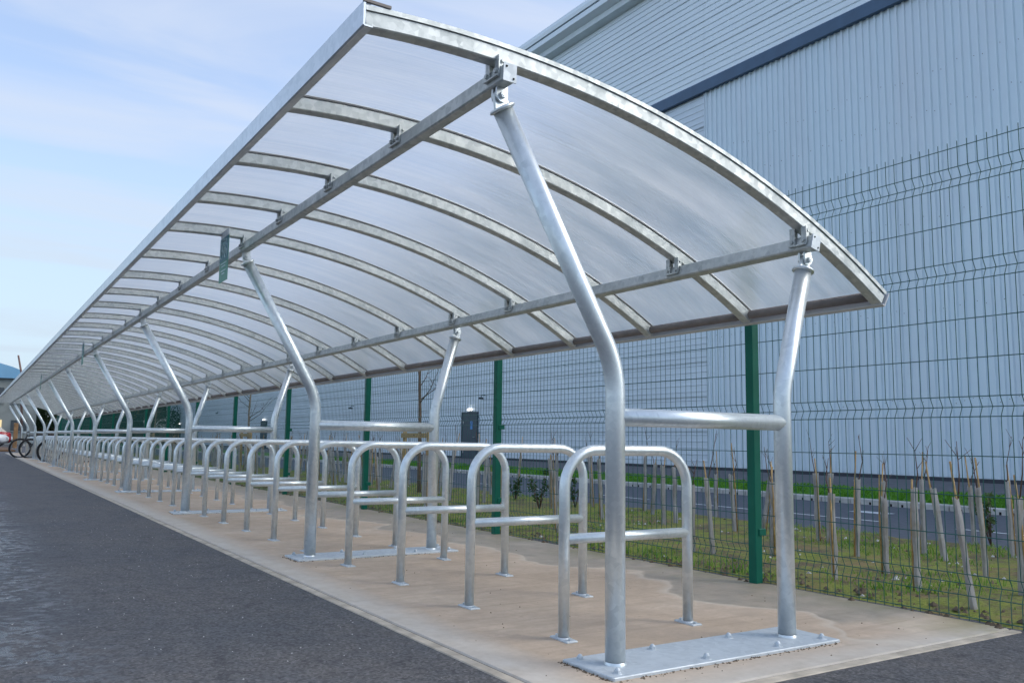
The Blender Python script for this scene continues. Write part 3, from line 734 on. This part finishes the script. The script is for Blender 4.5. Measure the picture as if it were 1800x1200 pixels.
for k, y in enumerate((30.3, 61.7, 91.95)):
    d = put('door', MB().bbox((-.035, y, .08), (-.012, y+1.3, 2.06), .004), 'door_paint', wh)
    put('frame', MB().box((-.05, y-.07, .08), (.03, y-.004, 2.13)).box((-.05, y+1.304, .08), (.03, y+1.370, 2.13)).box((-.05, y-.003, 2.064), (.03, y+1.303, 2.13)), 'door_frame', d)
    put('handle', MB().tube([(-.04, y+.12, 1.02), (-.075, y+.12, 1.02), (-.075, y+.26, 1.02)], .012, 8), 'rim', d)
    put('sticker', MB().box((-.039, y+.36, 1.36), (-.036, y+.56, 1.72)), 'sticker_blue', d)
    put('hinge', MB().box((-.055, y+1.15, .3), (-.035, y+1.2, .42)).box((-.055, y+1.15, 1.6), (-.035, y+1.2, 1.72)), 'rim', d)
    lp = put('door_lamp', MB().bbox((-.10, y+.52, 2.19), (.02, y+.78, 2.28), .02), 'lamp_lit', wh)
    put('lamp_base', MB().box((-.09, y+.50, 2.165), (.02, y+.80, 2.188)), 'lamp_housing', lp)
for k, (y, z) in enumerate(((29.7, 2.65), (44.7, 2.6), (76.2, 2.95))):
    b_ = put('wall_camera', MB().bbox((-.30, y-.05, z), (-.08, y+.05, z+.09), .02), 'plinth_dark', wh)
    put('camera_arm', MB().tube([(-.18, y, z+.08), (-.15, y, z+.18), (.02, y, z+.18)], .018, 8), 'plinth_dark', b_)
put('downpipe', MB().tube([(-.09, 95.6, .1), (-.09, 95.6, 11.9)], .07, 10), 'cladding_trim', wh)

# ------------------------------------------------------------------ planted tree guards
def ray_at(px, py, z):
    d = fw+r2*((px-900)/F_PX)+u2*((600-py)/F_PX); t = (z-CAM.z)/d.z; return CAM+d*t
NEAR = [ # foot (px), guard head (px), cane head (px) of the guards nearest the lens
 ((1797, 1050), (1785, 873), (1777, 833)), ((1780, 977), (1777, 847), (1775, 818)), ((1733, 1010), (1712, 853), (1707, 802)), ((1713, 958), (1703, 853), (1694, 800)),
 ((1712, 1067), (1686, 877), (1675, 812)), ((1662, 982), (1642, 859), (1629, 812)), ((1624, 972), (1625, 843), (1626, 795)), ((1615, 1036), (1606, 859), (1603, 842)),
 ((1559, 1008), (1550, 872), (1543, 833)), ((1558, 963), (1556, 847), (1554, 815)), ((1507, 982), (1506, 841), (1503, 792)), ((1469, 1017), (1464, 869), (1462, 840)),
 ((1457, 955), (1459, 833), (1460, 788)), ((1439, 948), (1437, 832), (1435, 806)), ((1357, 977), (1362, 850), (1358, 812)), ((1340, 940), (1354, 837), (1358, 820)),
 ((1292, 934), (1282, 832), (1283, 777)), ((1258, 905), (1257, 832), (1258, 792)), ((1254, 975), (1239, 840), (1235, 808)), ((1218, 973), (1217, 851), (1210, 822)),
 ((1188, 919), (1186, 821), (1187, 800)), ((1167, 921), (1164, 817), (1168, 800)), ((1147, 906), (1151, 815), (1153, 803)), ((1134, 900), (1134, 802), (1135, 798)),
 ((1059, 911), (1052, 806), (1054, 800)), ((1040, 885), (1040, 805), (1041, 800)), ((979, 934), (972, 825), (972, 800)), ((969, 894), (967, 806), (968, 798))]
def guard_thing(foot, tip, cane, label, seed):
    rnd = random.Random(seed); f = Vector(foot); t = thing('tree_guard', label, 'tree guard', f, 0, 'plastic tree guards in the planting bed')
    v = Vector(tip)-f; c = Vector(cane)-f
    mb = MB(); n = 10; r = .023+rnd.uniform(-.003, .004)
    N = 6; pts = []; 
    for k in range(N+1):
        s_ = k/N; p = v*s_+Vector((rnd.uniform(-.004, .004), rnd.uniform(-.004, .004), 0)); rr = r*(1+.12*math.sin(k*1.7+seed))*(1.08 if k == N else 1)
        for j in range(n):
            a = 2*math.pi*j/n; q = rr*(.86 if j % 2 else 1.0); pts.append(p+Vector((math.cos(a)*q, math.sin(a)*q*.8, -.03 if k == 0 else (rnd.uniform(-.012, .012) if k == N else 0))))
    mb.add(pts, [(k*n+j, k*n+(j+1) % n, (k+1)*n+(j+1) % n, (k+1)*n+j) for k in range(N) for j in range(n)], False)
    put('guard_tube', mb, 'guard_plastic', t)
    o = Vector((r*1.15*math.cos(seed), r*1.15*math.sin(seed), 0))
    put('cane', MB().tube([o+Vector((0, 0, -.05)), o*.7+c*.6, c], [.006, .0055, .005], 6), 'cane', t)
    tw = MB(); base = v*.9; top = v*1.0+Vector((rnd.uniform(-.06, .06), rnd.uniform(-.06, .06), rnd.uniform(.12, .34)))
    mid = (base+top)/2+Vector((rnd.uniform(-.03, .03), rnd.uniform(-.03, .03), 0))
    tw.tube([base, mid, top], [.0045, .0035, .0015], 5)
    for _ in range(3):
        a = mid.lerp(top, rnd.random()); tw.tube([a, a+Vector((rnd.uniform(-.05, .05), rnd.uniform(-.05, .05), rnd.uniform(.03, .1)))], [.002, .001], 4)
    put('twig', tw, 'twig', t)
    return t
order = sorted(NEAR, key=lambda q: -q[0][0])
for k, (a, b, c) in enumerate(order):
    f = ray_at(a[0], a[1], .02)
    def at_plane(px, py, depth_y):
        d = fw+r2*((px-900)/F_PX)+u2*((600-py)/F_PX); s_ = (f-CAM).dot(fw)/d.dot(fw); return CAM+d*s_
    lean = random.uniform(-.05, .05)
    tip = at_plane(b[0], b[1], 0); can = at_plane(c[0], c[1], 0)
    guard_thing(f, tip+fw*lean, can+fw*lean, f'whitish plastic tree guard with cane, {ordinal(k+1)} guard counting from the right edge', k*13+5)
rnd = random.Random(21); far = []
y = 6.2
taken = [ray_at(a[0], a[1], .02) for a, _, _ in NEAR]
while y < 27:
    for x in (2.55, 3.25, 3.95, 4.6):
        p = Vector((x+rnd.uniform(-.22, .22), y+rnd.uniform(-.3, .3), .02))
        if all((p-q).length > .32 for q in taken) and rnd.random() < .93: far.append(p); taken.append(p)
    y += .78
far.sort(key=lambda p: p.y)
for k, p in enumerate(far):
    h = rnd.uniform(.58, .68); tip = p+Vector((rnd.gauss(0, .05), rnd.gauss(0, .05), h)); cn = tip+Vector((rnd.gauss(0, .03), rnd.gauss(0, .03), rnd.uniform(.06, .28)))
    guard_thing(p, tip, cn, 'small pale tree guard with cane in the crowded far rows behind the stands', 500+k*7)

# young bare trees with timber stakes
def bare_tree(loc, h, seed, label, mat='bark'):
    rnd = random.Random(seed); t = thing('young_tree', label, 'tree', loc, 0, 'young staked trees in the bed')
    pts = [Vector((0, 0, -.05))]; p = Vector((0, 0, 0))
    for k in range(8): p = p+Vector((rnd.uniform(-.015, .02), rnd.uniform(-.015, .015), h/8)); pts.append(p.copy())
    put('trunk', MB().tube(pts, [.036-.0030*k for k in range(9)], 8), mat, t)
    tw = MB()
    for k in range(11):
        i = rnd.randint(4, 8); b = pts[i].lerp(pts[max(0, i-1)], rnd.random()); a = rnd.uniform(0, 6.28); L = rnd.uniform(.35, .75)
        d = Vector((math.cos(a), math.sin(a), rnd.uniform(.5, 1.2))).normalized()
        m1 = b+d*L*.5; e = b+d*L+Vector((0, 0, L*.25)); tw.tube([b, m1, e], [.009, .006, .002], 5)
        for _ in range(3):
            q = m1.lerp(e, rnd.random()); tw.tube([q, q+Vector((rnd.uniform(-.2, .2), rnd.uniform(-.2, .2), rnd.uniform(.08, .25)))], [.004, .0015], 4)
    put('branches', tw, 'twig', t); return t
def stake(loc, seed, label):
    t = thing('tree_stake', label, 'stake', loc, 0, 'timber stakes tied to the young trees')
    for y in (-.42, .42): put('stake_post', MB().tube([(0, y, -.1), (0, y, .95), (0, y, .965)], [.034, .034, .026], 10), 'stake_wood', t)
    put('crossbar', MB().bbox((-.05, -.47, .86), (-.035, .47, .935), .004), 'stake_wood', t)
    put('tie', MB().tube([(.045*math.cos(a)-.0, .045*math.sin(a), .90) for a in [2*math.pi*k/10 for k in range(10)]], .012, 5, False, True, True), 'rubber_tie', t)
for k, (x, y) in enumerate(((4.0, 9.7), (4.0, 19.4), (4.1, 33.0))):
    w = ('nearest the lens, by the warehouse door', 'between the two nearer fence gaps', 'farthest along the fence')[k]
    bare_tree((x, y, .0), 2.9, 31+k, ('bare young tree standing in front of the warehouse door side', 'bare pale young tree midway along the green fence', 'far small bare tree near the end of the warehouse')[k], 'bark' if k == 0 else 'pale_bark')
    stake((x-.07, y, .0), k, ('timber stake frame tied to the nearest bare tree', 'yellowish timber stake frame at the middle bare tree', 'small far timber stake frame by the last bare tree')[k])

# small leafy shrubs in the bed
def leaf_cloud(mb, c, rx, ry, rz, n, s0, s1, rnd):
    for _ in range(n):
        while True:
            p = Vector((rnd.uniform(-1, 1), rnd.uniform(-1, 1), rnd.uniform(-1, 1)))
            if p.length < 1: break
        p = p*(.55+.45*rnd.random())
        q = Vector(c)+Vector((p.x*rx, p.y*ry, p.z*rz)); s_ = rnd.uniform(s0, s1)
        u = Vector((rnd.gauss(0, 1), rnd.gauss(0, 1), rnd.gauss(0, .6))).normalized(); v = u.cross(Vector((rnd.gauss(0, 1), rnd.gauss(0, 1), rnd.gauss(0, 1)))).normalized()
        mb.add([q-u*s_, q+v*s_*.45, q+u*s_, q-v*s_*.45], [(0, 1, 2, 3)])
def shrub(loc, h, label, seed):
    rnd = random.Random(seed); t = thing('shrub', label, 'shrub', loc, 0, 'leafy shrubs in the bed')
    st = MB(); lf = MB()
    for k in range(6):
        a = rnd.uniform(0, 6.28); e = Vector((math.cos(a)*h*.28, math.sin(a)*h*.28, h*rnd.uniform(.6, 1))); st.tube([(0, 0, -.02), e*.5+Vector((0, 0, h*.08)), e], [.006, .004, .002], 5)
        for j in range(9):
            q = e*rnd.uniform(.3, 1.05); leaf_cloud(lf, q, .05, .05, .05, 3, .02, .035, rnd)
    put('stems', st, 'twig', t); put('leaves', lf, 'leaf_green', t)
p = ray_at(1742, 955, .02); shrub(p, .46, 'small leafy green shrub among the nearest tree guards', 3)
p = ray_at(948, 893, .02); shrub(p, .48, 'leafy green shrub beyond the second nearest fence post', 4)
p = ray_at(1011, 890, .02); shrub(p, .42, 'low leafy shrub seen through the nearest bike stand', 5)
p = ray_at(905, 880, .02); shrub(p, .34, 'smallest leafy shrub seen past the second bike stand', 6)

# ------------------------------------------------------------------ trees and hedge beyond the warehouse
def big_tree(loc, h, r, seed, label, mat, n=2600):
    rnd = random.Random(seed); t = thing('tree', label, 'tree', loc, 0, 'trees beyond the warehouse')
    tr = MB().tube([(0, 0, -.2), (.05, 0, h*.3), (-.05, .05, h*.6), (0, 0, h*.9)], [.16, .13, .08, .03], 8)
    cr = MB()
    for k in range(11):
        a = rnd.uniform(0, 6.28); q = Vector((math.cos(a)*r*rnd.uniform(.1, .75), math.sin(a)*r*rnd.uniform(.1, .75), h*rnd.uniform(.15, .88)))
        tr.tube([(0, 0, q.z*.5), q*.6+Vector((0, 0, q.z*.15)), q], [.06, .04, .012], 5)
        leaf_cloud(cr, q, r*rnd.uniform(.3, .5), r*rnd.uniform(.3, .5), h*rnd.uniform(.1, .18), n//11, .12, .28, rnd)
    put('trunk', tr, 'bark', t); put('crown', cr, mat, t)
TR = [(8.6, 112, 9.0, 4.0, 'leaf_dark', 'wide dark tree closing the gap beyond the fence'), (13.0, 114, 9.5, 4.2, 'leaf_green', 'wide green tree behind the autumn tree'), (4.6, 108, 7.4, 3.4, 'leaf_olive', 'olive tree beside the far office roof'), (4.2, 96, 6.0, 2.6, 'leaf_dark', 'dark green bushy tree standing farthest along the fence line'), (7.2, 99, 6.4, 2.8, 'leaf_green', 'mid green tree seen between the far leaning posts'),
      (10.0, 104, 7.4, 3.0, 'leaf_dark', 'broad dark tree beyond the end of the mesh fence'), (12.4, 101, 6.0, 1.9, 'leaf_yellow', 'thin yellowing autumn tree near the end of the warehouse'),
      (13.6, 106, 8.0, 3.2, 'leaf_olive', 'tall olive tree behind the yellow one'), (16.2, 104, 7.6, 2.8, 'leaf_green', 'green tree touching the far warehouse corner'), (1.6, 97, 5.0, 1.7, 'leaf_yellow', 'small yellow tree by the far grey office')]
for k, (x, y, h, r, mt, lb) in enumerate(TR): big_tree((x, y, 0), h, r, 60+k, lb, mt, 5200)
def hedge():
    mb = MB(); rnd = random.Random(9)
    for k in range(60): leaf_cloud(mb, (3+k*.25, 93+rnd.uniform(-.4, .4), 2.3), .8, .6, 2.3, 240, .07, .15, rnd)
    return mb
hd = thing('hedge', 'dark clipped hedge closing the view behind the fence', 'hedge', (0, 0, 0)); put('foliage', hedge(), 'leaf_dark', hd)
put('stems', MB().box((3, 92.9, 0), (17, 93.1, 1.6)), 'bark', hd)

# ------------------------------------------------------------------ far office, posts, cars
of = thing('office_building', 'far grey office block with pale blue roof', 'building', (0, 84, 0))
put('wall', MB().box((-14, 0, 0), (3.2, 9, 5.7)), 'office_wall', of)
put('roof', MB().prism([(-14.3, 5.72), (3.6, 5.72), (1.0, 6.75), (-1.2, 7.35), (-14.3, 7.5)], 1, -.3, 9.3), 'office_roof', of)
for k in range(8):
    x = -12+k*1.9
    for z0, z1, mt in ((1.2, 2.1, 'window_lit' if k in (5, 6) else 'glass_dark'), (3.6, 4.9, 'glass_dark')):
        w_ = put('window', MB().box((x, -.06, z0), (x+1.2, -.02, z1)), mt, of)
        put('sill', MB().box((x-.08, -.1, z0-.1), (x+1.28, 0, z0-.02)), 'office_wall', w_)
t = thing('leaning_pole', 'thin brown leaning pole against the sky behind the roof', 'pole', (1.55, 70, 0)); put('shaft', MB().tube([(0, 0, 0), (-.38, 0, 5.3), (-.68, 0, 6.65)], [.09, .07, .06], 8), 'pole_brown', t); put('footing', MB().bbox((-.2, -.2, 0), (.2, .2, .15), .03), 'kerb_stone', t)
t = thing('timber_bollard', 'squat orange brown timber gatepost beside the parked cars', 'post', (.66, 60, 0)); put('shaft', MB().bbox((-.12, -.12, 0), (.12, .12, 1.5), .03), 'timber_post', t); put('cap', MB().bbox((-.14, -.14, 1.5), (.14, .14, 1.56), .03), 'timber_post', t)

def car(loc, rz, paint, label):
    t = thing('parked_car', label, 'car', loc, rz, 'cars parked beyond the shelter')
    st = [(-2.05, .62, .42, .72, .80), (-1.98, .80, .30, .82, .98), (-1.5, .86, .24, .92, 1.02), (-.8, .88, .22, .92, 1.0), (0, .88, .22, .90, .97), (.8, .88, .22, .88, .95), (1.4, .86, .24, .82, .90), (1.9, .80, .28, .70, .80), (2.08, .60, .40, .60, .66)]
    mb = MB(); n = 10; vs = []
    for x, w, zl, zs_, zt in st:
        vs += [(x, -w*.8, zl), (x, -w, zl+.12), (x, -w*1.01, (zl+zs_)/2), (x, -w*.97, zs_), (x, -w*.82, zt), (x, w*.82, zt), (x, w*.97, zs_), (x, w*1.01, (zl+zs_)/2), (x, w, zl+.12), (x, w*.8, zl)]
    fs = [(i*n+k, i*n+(k+1) % n, (i+1)*n+(k+1) % n, (i+1)*n+k) for i in range(len(st)-1) for k in range(n)]+[tuple(range(n)), tuple((len(st)-1)*n+k for k in reversed(range(n)))]
    mb.add(vs, fs, True); put('body', mb, paint, t)
    cb = [(-1.85, .68, .98, .98), (-1.35, .66, 1.0, 1.38), (-.7, .64, 1.0, 1.48), (.1, .63, .97, 1.48), (.55, .64, .95, 1.36), (1.15, .66, .93, .95)]
    g = MB(); vs = []
    for x, w, zb, zt in cb: vs += [(x, -w*1.12, zb-.02), (x, -w*.9, zt-.02), (x, w*.9, zt-.02), (x, w*1.12, zb-.02)]
    g.add(vs, [(i*4+k, i*4+k+1, (i+1)*4+k+1, (i+1)*4+k) for i in range(len(cb)-1) for k in range(3)], False); put('glasshouse', g, 'glass_dark', t)
    rf = MB(); vs = []
    for x, w, zb, zt in cb[1:5]: vs += [(x, -w*.88, zt), (x, 0, zt+.03), (x, w*.88, zt)]
    rf.add(vs, [(i*3+k, i*3+k+1, (i+1)*3+k+1, (i+1)*3+k) for i in range(3) for k in range(2)], True); put('roof_panel', rf, paint, t)
    for x in (-1.3, 1.3):
        for s_ in (-1, 1):
            w = put('wheel', MB().tube([(x, s_*.70, .31), (x, s_*.88, .31)], .31, 20), 'tyre', t); put('rim', MB().tube([(x, s_*.86, .31), (x, s_*.895, .31)], .2, 14), 'rim', w)
    for s_ in (-1, 1):
        put('headlight', MB().bbox((1.86, s_*.62-.16, .58), (2.03, s_*.62+.16, .72), .03), 'lens_clear', t)
        put('tail_light', MB().bbox((-2.04, s_*.66-.12, .66), (-1.92, s_*.66+.12, .92), .03), 'lens_red', t)
        put('mirror', MB().bbox((.75, s_*.98-.08, .95), (.87, s_*.98+.08, 1.08), .03), paint, t)
    put('bumper', MB().bbox((-2.10, -.7, .34), (-1.98, .7, .5), .03), 'black_paint', t); put('number_plate', MB().box((-2.06, -.26, .54), (-2.045, .26, .65)), 'sticker_white', t)
car((-1.75, 60.6, 0), 0, 'car_white', 'white car parked side-on in front of the red one')
car((-1.45, 64.8, 0), math.pi, 'car_red', 'red car parked behind the white car')
car((-1.2, 69.5, 0), 0, 'car_white', 'second white car mostly hidden behind the red car')

# ------------------------------------------------------------------ bicycles
def bicycle(loc, rz, label, lean=.06):
    t = thing('bicycle', label, 'bicycle', loc, rz, 'bicycles at the far stands'); t.rotation_euler = (lean, 0, rz)
    R = .335; A = Vector((0, 0, R)); Bk = Vector((1.04, 0, R)); bb = Vector((.60, 0, .28)); seat = Vector((.80, 0, .80)); hd_ = Vector((.20, 0, .80)); hl = Vector((.16, 0, .66))
    for c in (A, Bk):
        w = put('wheel', MB().tube([c+Vector((math.cos(a)*R, 0, math.sin(a)*R)) for a in [2*math.pi*k/32 for k in range(32)]], .036, 8, False, True, True), 'tyre', t)
        put('rim', MB().tube([c+Vector((math.cos(a)*(R-.03), 0, math.sin(a)*(R-.03))) for a in [2*math.pi*k/32 for k in range(32)]], .010, 6, False, True, True), 'rim', w)
        sp = MB()
        for k in range(18): 
            a = 2*math.pi*k/18; sp.tube([c+Vector((0, .02*(-1)**k, 0)), c+Vector((math.cos(a)*(R-.03), 0, math.sin(a)*(R-.03)))], .0015, 3, False)
        sp.tube([c+Vector((0, -.035, 0)), c+Vector((0, .035, 0))], .02, 10); put('spokes', sp, 'rim', w)
    fr = MB()
    for a, b, r in ((hl, bb, .026), (hd_, seat, .022), (bb, seat, .022), (hd_, hl, .026)): fr.tube([a, b], r, 10)
    for s_ in (-.05, .05):
        o = Vector((0, s_, 0)); fr.tube([bb+o*.5, Bk+o], .009, 8); fr.tube([seat, Bk+o], .008, 8)
    put('frame', fr, 'black_paint', t)
    fk = MB()
    for s_ in (-.05, .05): o = Vector((0, s_, 0)); fk.tube([hl+o, A+o], .018, 8)
    put('fork', fk, 'black_paint', t)
    hb = MB().tube([hd_, hd_+Vector((-.02, 0, .12))], .014, 8); hb.tube([hd_+Vector((.06, -.30, .14)), hd_+Vector((-.03, -.12, .13)), hd_+Vector((-.03, .12, .13)), hd_+Vector((.06, .30, .14))], .012, 8); put('handlebar', hb, 'black_paint', t)
    s = put('saddle', MB().tube([seat+Vector((-.14, 0, .12)), seat+Vector((0, 0, .135)), seat+Vector((.10, 0, .14)), seat+Vector((.14, 0, .13))], [.022, .05, .075, .04], 10), 'saddle', t); put('seat_post', MB().tube([seat, seat+Vector((.02, 0, .12))], .013, 8), 'rim', s)
    cr = MB().tube([bb+Vector((0, .05, 0))+Vector((math.cos(a)*.09, 0, math.sin(a)*.09)) for a in [2*math.pi*k/16 for k in range(16)]], .008, 5, False, True, True)
    cr.tube([bb+Vector((-.12, -.07, -.1)), bb+Vector((0, -.07, 0)), bb+Vector((0, .07, 0)), bb+Vector((.12, .07, .1))], .010, 6); put('crank', cr, 'rim', t)
    for s_ in (-1, 1): put('pedal', MB().box(tuple(bb+Vector((s_*.12-.04, s_*.12-.04, s_*.1-.01))), tuple(bb+Vector((s_*.12+.04, s_*.12+.04, s_*.1+.01)))), 'saddle', t)
bicycle((-.30, STY[42]+.10, .0), 0, 'black bicycle with its whole front wheel sticking out past the last stands', .05)
bicycle((-.02, STY[41]+.09, .0), 0, 'dark bicycle tucked in just in front of the protruding one', -.04)
bicycle((.20, STY[34]+.10, .0), 0, 'black bicycle parked deep inside the far bays with its saddle showing', .05)
